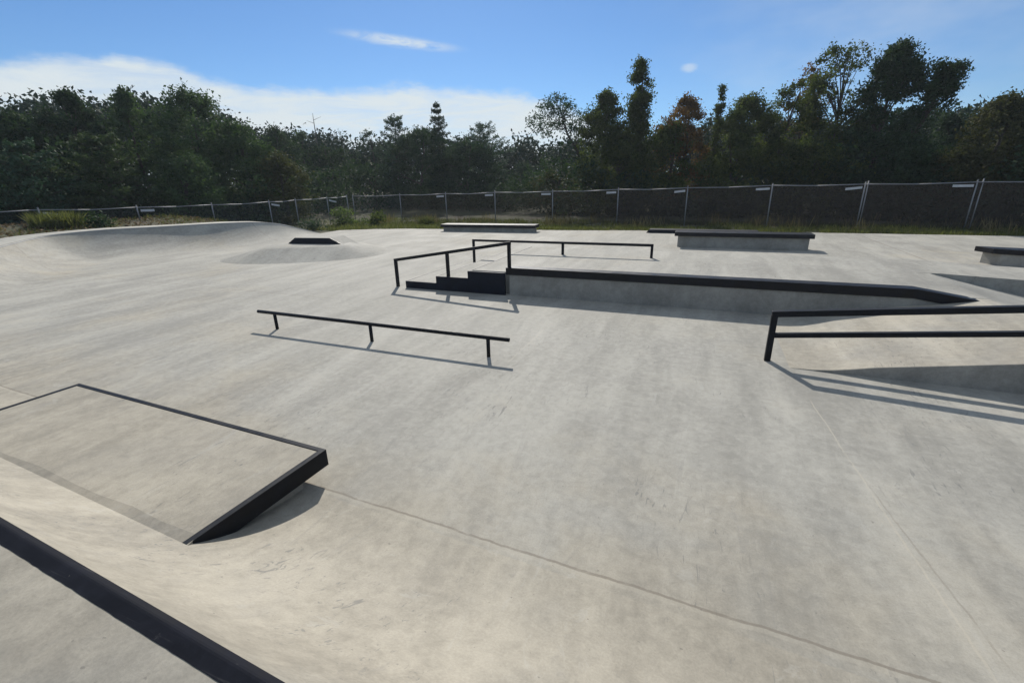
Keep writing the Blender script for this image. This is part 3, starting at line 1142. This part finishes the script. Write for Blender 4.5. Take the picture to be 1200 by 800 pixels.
tree('bushy_tree', 'low mid green bushy tree in front of the oak', 'broad', 205, 172, 55, 37.5, 'oak', 130, size=0.24, seed=8)
tree('round_tree', 'round topped dark tree behind the yellowing shrub', 'broad', 322, 142, 30, 54, 'dark', 110, rc=0.6, seed=9, ragged=0.18)
tree('yellowing_shrub', 'yellow green turning tree between oak and the bare snag', 'broad', 322, 171, 34, 40, 'olive', 90, size=0.24, seed=10)
tree('locust_tree', 'small ragged tree immediately left of the bare snag', 'broad', 350, 148, 18, 58, 'oak', 60, gap=0.45, rc=0.42, seed=11)
snag('thin bare dead pole tree rising from the left wood against cloud', 366, 133, 57)
tree('dark_tree', 'dark tree around the foot of the bare snag', 'broad', 382, 163, 34, 56, 'dark', 110, seed=12)
tree('locust_tree', 'pale see-through lacy tree against white cloud left of centre', 'broad', 431, 150, 26, 56, 'blue', 70, gap=0.50, rc=0.42, per=22, seed=13, dense=0.6)
conifer('dark_pine', 'uneven dark pine left of the pointed cedar', 461, 133, 26, 55, t0=0.1, layers=12, seed=14, per_branch=70, kind='tall')
conifer('cedar_tree', 'pointed dark cedar rising over the centre left clump', 511, 120, 30, 54, t0=0.05, layers=17, seed=15, per_branch=75, leaf='dark')
tree('dark_tree', 'broad dark tree around the foot of the cedar', 'broad', 492, 146, 56, 52, 'dark', 260, gap=0.28, seed=16, ragged=0.2)
conifer('dark_pine', 'flat topped layered dark pine right of the pointed cedar', 566, 145, 38, 54, t0=0.06, layers=12, seed=17, per_branch=85, kind='tall')
tree('dark_tree', 'dense dark tree between the pointed cedar and the layered pine', 'broad', 548, 160, 50, 51, 'dark', 220, gap=0.28, seed=40, ragged=0.2)
tree('bushy_tree', 'low dark bushy tree at the gap near the centre of the wood', 'broad', 608, 186, 34, 54, 'blue', 90, size=0.26, seed=18)
tree('bushy_tree', 'low brownish bush below the thin pine', 'broad', 655, 192, 34, 42, 'olive', 80, size=0.24, seed=19)
# thin pine that stands alone


def thin_pine():
    xc, yt, D = 655, 113, 40.5
    rnd = random.Random(5)
    base = at_dist(690, 225, D)
    top = at_dist(xc, yt, D)
    z0 = ground_z(base.x, base.y)
    t = root('thin_pine', (base.x, base.y, z0), 'lone thin pine with bare leaning trunk and tufted open crown', 'tree', 'trees beyond the fence')

    def loc(x, y, dd=0.0):
        return at_dist(x, y, D + dd) - Vector((base.x, base.y, z0))
    trunk = [Vector((0, 0, 0)), loc(684, 200), loc(676, 176), loc(666, 160), loc(660, 142), loc(655, 122)]
    bm = bmesh.new()
    tube_np(bm, trunk, [0.13, 0.11, 0.095, 0.075, 0.05, 0.02])
    tips = [(627, 138), (634, 126), (641, 120), (650, 114), (659, 116), (668, 122), (676, 131), (683, 140), (624, 144), (632, 150), (641, 136), (650, 130), (661, 132), (672, 143), (640, 158), (653, 147), (668, 152), (647, 124), (664, 126), (687, 134), (682, 158), (645, 146), (658, 140), (676, 150), (690, 146)]
    C, T = [], []
    for x, y in tips:
        p = loc(x, y, rnd.uniform(-1.5, 1.5))
        i = rnd.choice((2, 3, 3, 4))
        s = trunk[i].lerp(trunk[i + 1], rnd.random())
        m = s.lerp(p, 0.55) + Vector((0, 0, -0.15))
        tube_np(bm, [s, m, p], [0.035, 0.022, 0.01], n=5)
        k = rnd.randint(60, 100)
        C.append(np.array(p) + RNG.normal(size=(k, 3)) * np.array([0.27, 0.27, 0.17]))
        T.append(RNG.random(k))
        q = s.lerp(p, 0.7)
        C.append(np.array(q) + RNG.normal(size=(14, 3)) * 0.2)
        T.append(RNG.random(14))
    o = quads_object('crown', leaves(np.concatenate(C), 0.24, aspect=0.35), LEAF['pine'], np.concatenate(T))
    o.parent = t
    from_bm('trunk', bm, MBARK, t, smooth=True)


thin_pine()
# right wood
G2 = 'trees beyond the fence'
tree('vine_covered_tree', 'broad vine draped tree left of the tall leafy spire', 'tall', 711, 101, 40, 40, 'vine', 300, rc=0.45, size=0.24, gap=0.30, seed=20, ragged=0.2)
tree('vine_covered_tree', 'tall narrow leafy spire draped with vines right of centre', 'spire', 752, 64, 23, 40, 'vine', 300, rc=0.42, size=0.24, gap=0.0, seed=21, ragged=0.14)
tree('sunflare_tree', 'rust-tinted tree between the leafy spire and the thin vine pole', 'broad', 806, 108, 44, 41, 'sunflare', 190, rc=0.42, size=0.24, gap=0.42, seed=22)
tree('dark_tree', 'dense dark tree below the flare-tinted crown', 'broad', 790, 138, 36, 39.5, 'vine', 150, size=0.24, gap=0.40, seed=23)
tree('vine_covered_pole', 'very thin vine wrapped dead pole poking above the right wood', 'spire', 848, 92, 8, 40, 'vine', 110, rc=0.24, per=24, size=0.2, gap=0.0, seed=24, limbs=3, trunk_r=0.1)
tree('leafy_tree', 'mid green airy tree right of the vine wrapped pole', 'broad', 880, 106, 46, 40, 'vine', 270, rc=0.45, size=0.22, gap=0.43, seed=25)
tree('sunflare_tree', 'tree with orange tipped leaning top right of the airy green tree', 'vee', 922, 84, 42, 41, 'vine', 190, rc=0.38, size=0.22, gap=0.50, seed=26, lean=1.6)
tree('sunflare_tree', 'small flare-tinted crown just behind the leaning tree top', 'broad', 952, 70, 22, 43, 'sunflare', 46, rc=0.42, per=30, size=0.24, gap=0.48, t0=0.55, seed=27)
tree('birch_tree', 'tall see-through tree with bare twigs left of the tallest dark tree', 'vee', 994, 46, 48, 40, 'vine', 170, rc=0.42, per=26, size=0.22, gap=0.50, seed=28, limbs=46, trunk_r=0.15)
tree('maple_tree', 'tallest broad dark tree of the right wood', 'tall', 1062, 42, 66, 40, 'dark', 460, rc=0.5, size=0.24, gap=0.31, seed=29, ragged=0.2, limbs=26)
tree('maple_tree', 'slim dark tree leaning right out of the tallest crown', 'vee', 1082, 70, 26, 39, 'dark', 130, rc=0.42, size=0.24, gap=0.42, seed=30, lean=1.5, limbs=14)
tree('dark_tree', 'low dark tree right of the tallest crown', 'broad', 1120, 126, 36, 44, 'blue', 120, size=0.26, seed=31)
tree('brown_tree', 'brownish tree at the right picture edge', 'broad', 1186, 102, 60, 40, 'olive', 220, rc=0.55, size=0.24, gap=0.40, seed=32)
tree('bushy_tree', 'bushy dark green tree at the foot of the airy green tree', 'broad', 862, 150, 44, 38, 'vine', 210, rc=0.5, size=0.22, gap=0.41, seed=33)
tree('bushy_tree', 'bushy dark tree at the foot of the see-through tree', 'broad', 960, 146, 52, 38, 'vine', 230, rc=0.5, size=0.22, gap=0.41, seed=34)
tree('bushy_tree', 'bushy dark tree below the tallest right hand crown', 'broad', 1060, 140, 56, 38, 'dark', 180, size=0.23, gap=0.38, seed=35)
tree('bushy_tree', 'bushy tree in the gap between flare-tinted tree and brown tree', 'broad', 1140, 160, 40, 38.5, 'olive', 110, size=0.23, seed=36)
tree('bushy_tree', 'bushy dark tree at the foot of the leafy spire', 'broad', 730, 160, 44, 38.5, 'vine', 150, size=0.23, gap=0.38, seed=37)


def far_woods():
    """the wood behind, one mass nobody could count"""
    C, T = [], []
    prof = [(-160, 130), (0, 134), (60, 124), (180, 122), (250, 138), (300, 158), (380, 166), (440, 172), (520, 162), (590, 174), (630, 172), (690, 172), (760, 158), (840, 150), (900, 142), (980, 150), (1060, 140), (1140, 138), (1230, 128), (1380, 120)]
    xs = np.array([p[0] for p in prof])
    ys = np.array([p[1] for p in prof])
    rnd = random.Random(3)
    for i in range(6800):
        x = rnd.uniform(-150, 1370)
        D = rnd.uniform(58, 76)
        yt = np.interp(x, xs, ys) + 5 * math.sin(x * 0.11) + 4 * math.sin(x * 0.23 + 1)
        top = at_dist(x, yt, D)
        gz = ground_z(top.x, top.y)
        z = gz + (top.z - gz) * rnd.random() ** 0.6
        k = 26
        C.append(np.array((top.x, top.y, z)) + RNG.normal(size=(k, 3)) * np.array([0.75, 0.75, 0.5]))
        T.append(np.clip(np.full(k, rnd.random()) * 0.8 + RNG.random(k) * 0.2, 0, 1))
    o = quads_object('woods', leaves(np.concatenate(C), 0.42), LEAF['wood'], np.concatenate(T))
    tag(o, 'dense dark woods filling the distance behind the nearer trees', 'woods', kind='stuff')


far_woods()


def undergrowth():
    C, T = [], []
    rnd = random.Random(9)
    for i in range(2200):
        x = rnd.uniform(-140, 1360)
        D = rnd.uniform(36.5, 44) + 12 * max(0.0, 1 - abs(x - 480) / 170) ** 0.5
        p = at_dist(x, 225, D)
        gz = ground_z(p.x, p.y)
        hmax = 2.0 + 1.4 * math.sin(x * 0.021) + 0.9 * math.sin(x * 0.057 + 2)
        z = gz + 0.1 + max(0.8, hmax + 1.0) * rnd.random()
        k = 30
        C.append(np.array((p.x, p.y, z)) + RNG.normal(size=(k, 3)) * np.array([0.55, 0.55, 0.36]))
        T.append(np.clip(np.full(k, rnd.random()) * 0.8 + RNG.random(k) * 0.2, 0, 1))
    o = quads_object('undergrowth', leaves(np.concatenate(C), 0.26), LEAF['dark'], np.concatenate(T))
    tag(o, 'tangled dark undergrowth along the foot of the trees', 'undergrowth', kind='stuff')


undergrowth()


def blades(P, hmin, hmax, w=0.012, spread=0.35):
    n = len(P)
    h = RNG.uniform(hmin, hmax, n)[:, None]
    a = RNG.uniform(0, 2 * np.pi, n)
    s = np.stack([np.cos(a), np.sin(a), np.zeros(n)], 1)
    b = RNG.normal(size=(n, 3)) * spread
    b[:, 2] = 1
    b /= np.linalg.norm(b, axis=1)[:, None]
    wv = w * RNG.uniform(0.7, 1.6, n)[:, None]
    tip = P + b * h
    bend = P + b * h * 0.55 + np.array([0, 0, 1])[None] * h * 0.06
    return np.stack([P - s * wv, P + s * wv, bend + s * wv * 0.7, tip], 1)


def grass():
    P, K = [], []
    rnd = random.Random(2)
    # strip between the far edge of the slab and beyond the fence
    ex = np.array([p[0] for p in FAR_EDGE])
    ey = np.array([p[1] for p in FAR_EDGE])
    n = 0
    while n < 40000:
        x = rnd.uniform(-24.5, 24)
        y0 = float(np.interp(x, ex, ey)) + 0.05
        y = y0 + rnd.random() ** 1.5 * (33 - y0)
        if mnoise.noise(Vector((x * 0.7, y * 0.7, 1))) < -0.30:
            continue
        P.append((x, y, ground_z(x, y) - 0.01))
        n += 1
    # left berm
    n = 0
    while n < 4200:
        x = rnd.uniform(-33, -20)
        y = rnd.uniform(7, 30)
        d, lz, i = lip_query(x, y)
        if d < 1.3 or mnoise.noise(Vector((x * 0.5, y * 0.5, 7))) < 0.0:
            continue
        P.append((x, y, ground_z(x, y) - 0.01))
        n += 1
    P = np.array(P)
    V = blades(P, 0.07, 0.30, 0.015)
    o = quads_object('grass', V, LEAF['weed'], np.clip(RNG.random(len(P)) ** 1.3, 0, 1))
    tag(o, 'rough green and yellow grass between the concrete and the fence', 'grass', kind='stuff')
    P = []
    while len(P) < 2600:
        x = rnd.uniform(-24, 24)
        y = rnd.uniform(28.2, 31.5)
        if mnoise.noise(Vector((x * 0.5, y * 0.4, 4))) < 0.12:
            continue
        P.append((x, y, ground_z(x, y)))
    P = np.array(P)
    o = quads_object('dry_weeds', blades(P, 0.25, 0.85, 0.012, 0.22), LEAF['straw'], RNG.random(len(P)))
    tag(o, 'tall dry weed stalks standing along the foot of the back fence', 'weeds', kind='stuff')
    # fallen leaves on the bare dirt behind the bowl
    P = []
    while len(P) < 5200:
        x = rnd.uniform(-32, -19)
        y = rnd.uniform(6, 24)
        d, lz, i = lip_query(x, y)
        if d < 1.25 or i < 5 or i > len(LIP) - 14:
            continue
        P.append((x, y, ground_z(x, y) + 0.03 + 0.05 * rnd.random()))
    o = quads_object('fallen_leaves', leaves(np.array(P), 0.11, flat=0.5, aspect=0.7), LEAF['litter'], RNG.random(len(P)))
    tag(o, 'brown fallen leaves scattered on the dirt bank behind the bowl lip', 'leaves', kind='stuff')


grass()


def bush(name, label, xc, y_base, D, hw, hh, leaf, n=900, grassy=False):
    p = at_dist(xc, y_base, D)
    gz = ground_z(p.x, p.y)
    t = root(name, (p.x, p.y, gz), label, 'bush')
    if grassy:
        a = RNG.uniform(0, 2 * np.pi, n)
        r = hw * np.sqrt(RNG.random(n)) * 0.75
        P = np.stack([np.cos(a) * r, np.sin(a) * r, np.zeros(n)], 1)
        V = blades(P, hh * 0.35, hh * 1.05, 0.018, 0.42)
    else:
        C = []
        for k in range(max(6, n // 55)):
            c = np.array([random.gauss(0, hw * 0.42), random.gauss(0, hw * 0.42), hh * random.uniform(0.1, 0.85)])
            C.append(c + RNG.normal(size=(55, 3)) * np.array([0.2, 0.2, 0.15]))
        C = np.concatenate(C)
        C[:, 2] = np.maximum(C[:, 2], 0.03)
        V = leaves(C, 0.15)
    o = quads_object('foliage', V, LEAF[leaf], RNG.random(len(V)))
    o.parent = t
    bm = bmesh.new()
    for k in range(7):
        a = k * 0.9
        tube(bm, (0, 0, 0), (math.cos(a) * hw * 0.4, math.sin(a) * hw * 0.4, hh * 0.7), 0.012, n=5, r2=0.004)
    from_bm('stems', bm, MBARK, t)


bush('grassy_bush', 'bright green grassy clump behind the bowl lip near the leftmost fence tag', 68, 262, 30.2, 1.25, 0.75, 'weed', 1500, True)
bush('dark_bush', 'small dark dead looking shrub behind the bowl lip', 116, 262, 29.5, 0.5, 0.55, 'dark', 500)
bush('green_bush', 'rounded green shrub in front of the fence near the corner', 402, 262, 36.0, 1.1, 1.25, 'lime', 1100)
bush('green_bush', 'low leafy green shrub right of the fence corner shrub', 438, 262, 35.0, 1.1, 0.95, 'vine', 900)
bush('weedy_bush', 'small weedy green plant left of the long back ledge', 500, 262, 33.5, 0.7, 0.7, 'weed', 400, True)
bush('weedy_bush', 'low grey green plant at the foot of the side fence', 366, 262, 33.0, 0.8, 0.6, 'blue', 500)

# ------------------------------------------------------------------ added haze
bm = bmesh.new()
box(bm, -560, 560, -560, 560, -2.5, 24)
hz, hnt, hout = new_mat('lifting_haze')
vp = hnt.nodes.new('ShaderNodeVolumePrincipled')
vp.inputs['Color'].default_value = (0.80, 0.90, 1.0, 1)
vp.inputs['Density'].default_value = HAZE  # faint haze added to lift the darkest trees, as lens glare would
vp.inputs['Anisotropy'].default_value = 0.3
hnt.links.new(vp.outputs[0], hout.inputs['Volume'])
ho = from_bm('haze', bm, hz)
ho['kind'] = 'stuff'

# ------------------------------------------------------------------ sky and sun
SUN_AZ, SUN_EL = -27.5, 36.5      # degrees: azimuth from +y towards +x
w = bpy.data.worlds.new('World')
S.world = w
w.use_nodes = True
nt = w.node_tree
g = N(nt)
bg = nt.nodes['Background']
sky = g.node('ShaderNodeTexSky', sky_type='NISHITA', sun_disc=False)
sky.sun_elevation = R(SUN_EL)
sky.sun_rotation = R(SUN_AZ)
sky.altitude = 300
sky.air_density = 1.0
sky.dust_density = 0.15
sky.ozone_density = 3.0
tc = g.node('ShaderNodeTexCoord').outputs['Generated']
nrm = g.node('ShaderNodeVectorMath', operation='NORMALIZE')
g.link(tc, nrm.inputs[0])
sp = g.node('ShaderNodeSeparateXYZ')
g.link(nrm.outputs[0], sp.inputs[0])
az = g.math('MULTIPLY', g.math('ARCTAN2', sp.outputs[0], sp.outputs[1]), 57.2958)
el = g.math('MULTIPLY', g.math('ARCSINE', sp.outputs[2]), 57.2958)
ae = g.node('ShaderNodeCombineXYZ')
g.link(az, ae.inputs[0])
g.link(el, ae.inputs[1])
AE = ae.outputs[0]


def scaled(sx_, sy_):
    m = g.node('ShaderNodeMapping')
    g.link(AE, m.inputs[0])
    m.inputs['Scale'].default_value = (sx_, sy_, 1)
    return m.outputs[0]


# low cloud bank over the left wood: its top edge follows the azimuth
edge_n = g.noise(scaled(0.13, 0.30), 1.0, 6, 0.62)
curve = g.node('ShaderNodeFloatCurve')
c = curve.mapping.curves[0]
pts = [(0.0, 0.66), (0.22, 0.66), (0.30, 0.68), (0.385, 0.75), (0.43, 0.76), (0.50, 0.655), (0.60, 0.67), (0.70, 0.685), (0.77, 0.68), (0.85, 0.61), (0.905, 0.51), (0.94, 0.32), (0.975, 0.08), (1.0, 0.0)]
c.points[0].location = pts[0]
c.points[1].location = pts[-1]
for p in pts[1:-1]:
    c.points.new(*p)
curve.mapping.update()
azn = g.node('ShaderNodeMapRange')
g.link(az, azn.inputs[0])
azn.inputs[1].default_value, azn.inputs[2].default_value = -95, -5
g.link(azn.outputs[0], curve.inputs['Value'])
top_el = g.math('MULTIPLY', curve.outputs[0], 14.6)
d_el = g.math('SUBTRACT', g.math('ADD', top_el, g.math('MULTIPLY', g.math('SUBTRACT', edge_n, 0.5), 3.6)), el)
bank = g.step(d_el, -0.25, 1.1)
inner = g.noise(scaled(0.09, 0.55), 1.0, 7, 0.64, 0.6)
bank = g.math('MULTIPLY', bank, g.step(inner, 0.30, 0.60, 0.62, 1.0))
# thin wisps
rotw = g.node('ShaderNodeMapping')
g.link(AE, rotw.inputs[0])
rotw.inputs['Location'].default_value = (33.8, -14.0, 0)
rotw2 = g.node('ShaderNodeMapping')
g.link(rotw.outputs[0], rotw2.inputs[0])
rotw2.inputs['Rotation'].default_value = (0, 0, R(5.0))
rotw3 = g.node('ShaderNodeMapping')
g.link(rotw2.outputs[0], rotw3.inputs[0])
rotw3.inputs['Scale'].default_value = (1 / 8.0, 1 / 0.75, 1)
ln = g.node('ShaderNodeVectorMath', operation='LENGTH')
g.link(rotw3.outputs[0], ln.inputs[0])
wn = g.noise(scaled(0.35, 1.3), 1.0, 6, 0.7, 0.6)
wisp = g.math('MULTIPLY', g.step(ln.outputs['Value'], 1.0, 0.1), g.step(wn, 0.28, 0.62, 0.0, 0.85))
rp = g.node('ShaderNodeMapping')
g.link(AE, rp.inputs[0])
rp.inputs['Location'].default_value = (3.1, -10.7, 0)
rp2 = g.node('ShaderNodeMapping')
g.link(rp.outputs[0], rp2.inputs[0])
rp2.inputs['Scale'].default_value = (1 / 1.1, 1 / 0.6, 1)
ln2 = g.node('ShaderNodeVectorMath', operation='LENGTH')
g.link(rp2.outputs[0], ln2.inputs[0])
puff = g.step(g.math('ADD', ln2.outputs['Value'], g.math('MULTIPLY', g.math('SUBTRACT', wn, 0.5), 0.8)), 1.1, 0.2, 0.0, 0.5)
lens_glow = g.step(g.noise(scaled(0.03, 0.08), 1.0, 5, 0.6), 0.40, 0.72, 0.05, 0.42)
lens_glow = g.math('MULTIPLY', lens_glow, g.step(az, -14, 14))  # lens glow over the right wood, painted into the sky as pale cloud
cl = g.math('MAXIMUM', g.math('MAXIMUM', bank, wisp), g.math('MAXIMUM', puff, lens_glow))
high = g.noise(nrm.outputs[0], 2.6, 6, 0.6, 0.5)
high = g.math('MULTIPLY', g.step(high, 0.36, 0.62, 0.25, 0.75), g.step(el, 20, 42))  # unseen overhead cloud, added to brighten and whiten the fill light
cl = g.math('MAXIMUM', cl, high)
SKYTINT = (0.46, 0.635, 0.81)
tint = g.mix(1.0, sky.outputs[0], SKYTINT, 'MULTIPLY')
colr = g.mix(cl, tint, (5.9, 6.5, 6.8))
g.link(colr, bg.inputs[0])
bg.inputs[1].default_value = 0.10

sl = bpy.data.lights.new('sun', 'SUN')
sl.energy = 4.0
sl.angle = R(0.53)
sl.color = (1.0, 0.945, 0.86)
so = bpy.data.objects.new('sun', sl)
COL.objects.link(so)
sd = Vector((math.sin(R(SUN_AZ)) * math.cos(R(SUN_EL)), math.cos(R(SUN_AZ)) * math.cos(R(SUN_EL)), math.sin(R(SUN_EL))))
so.rotation_euler = sd.to_track_quat('Z', 'Y').to_euler()
so.location = sd * 60

S.view_settings.view_transform = 'Standard'
S.view_settings.look = 'None'
S.view_settings.gamma = 1.0
S.view_settings.exposure = 0.27
S.cycles.max_bounces = 6
S.cycles.transparent_max_bounces = 12
S.cycles.use_denoising = True
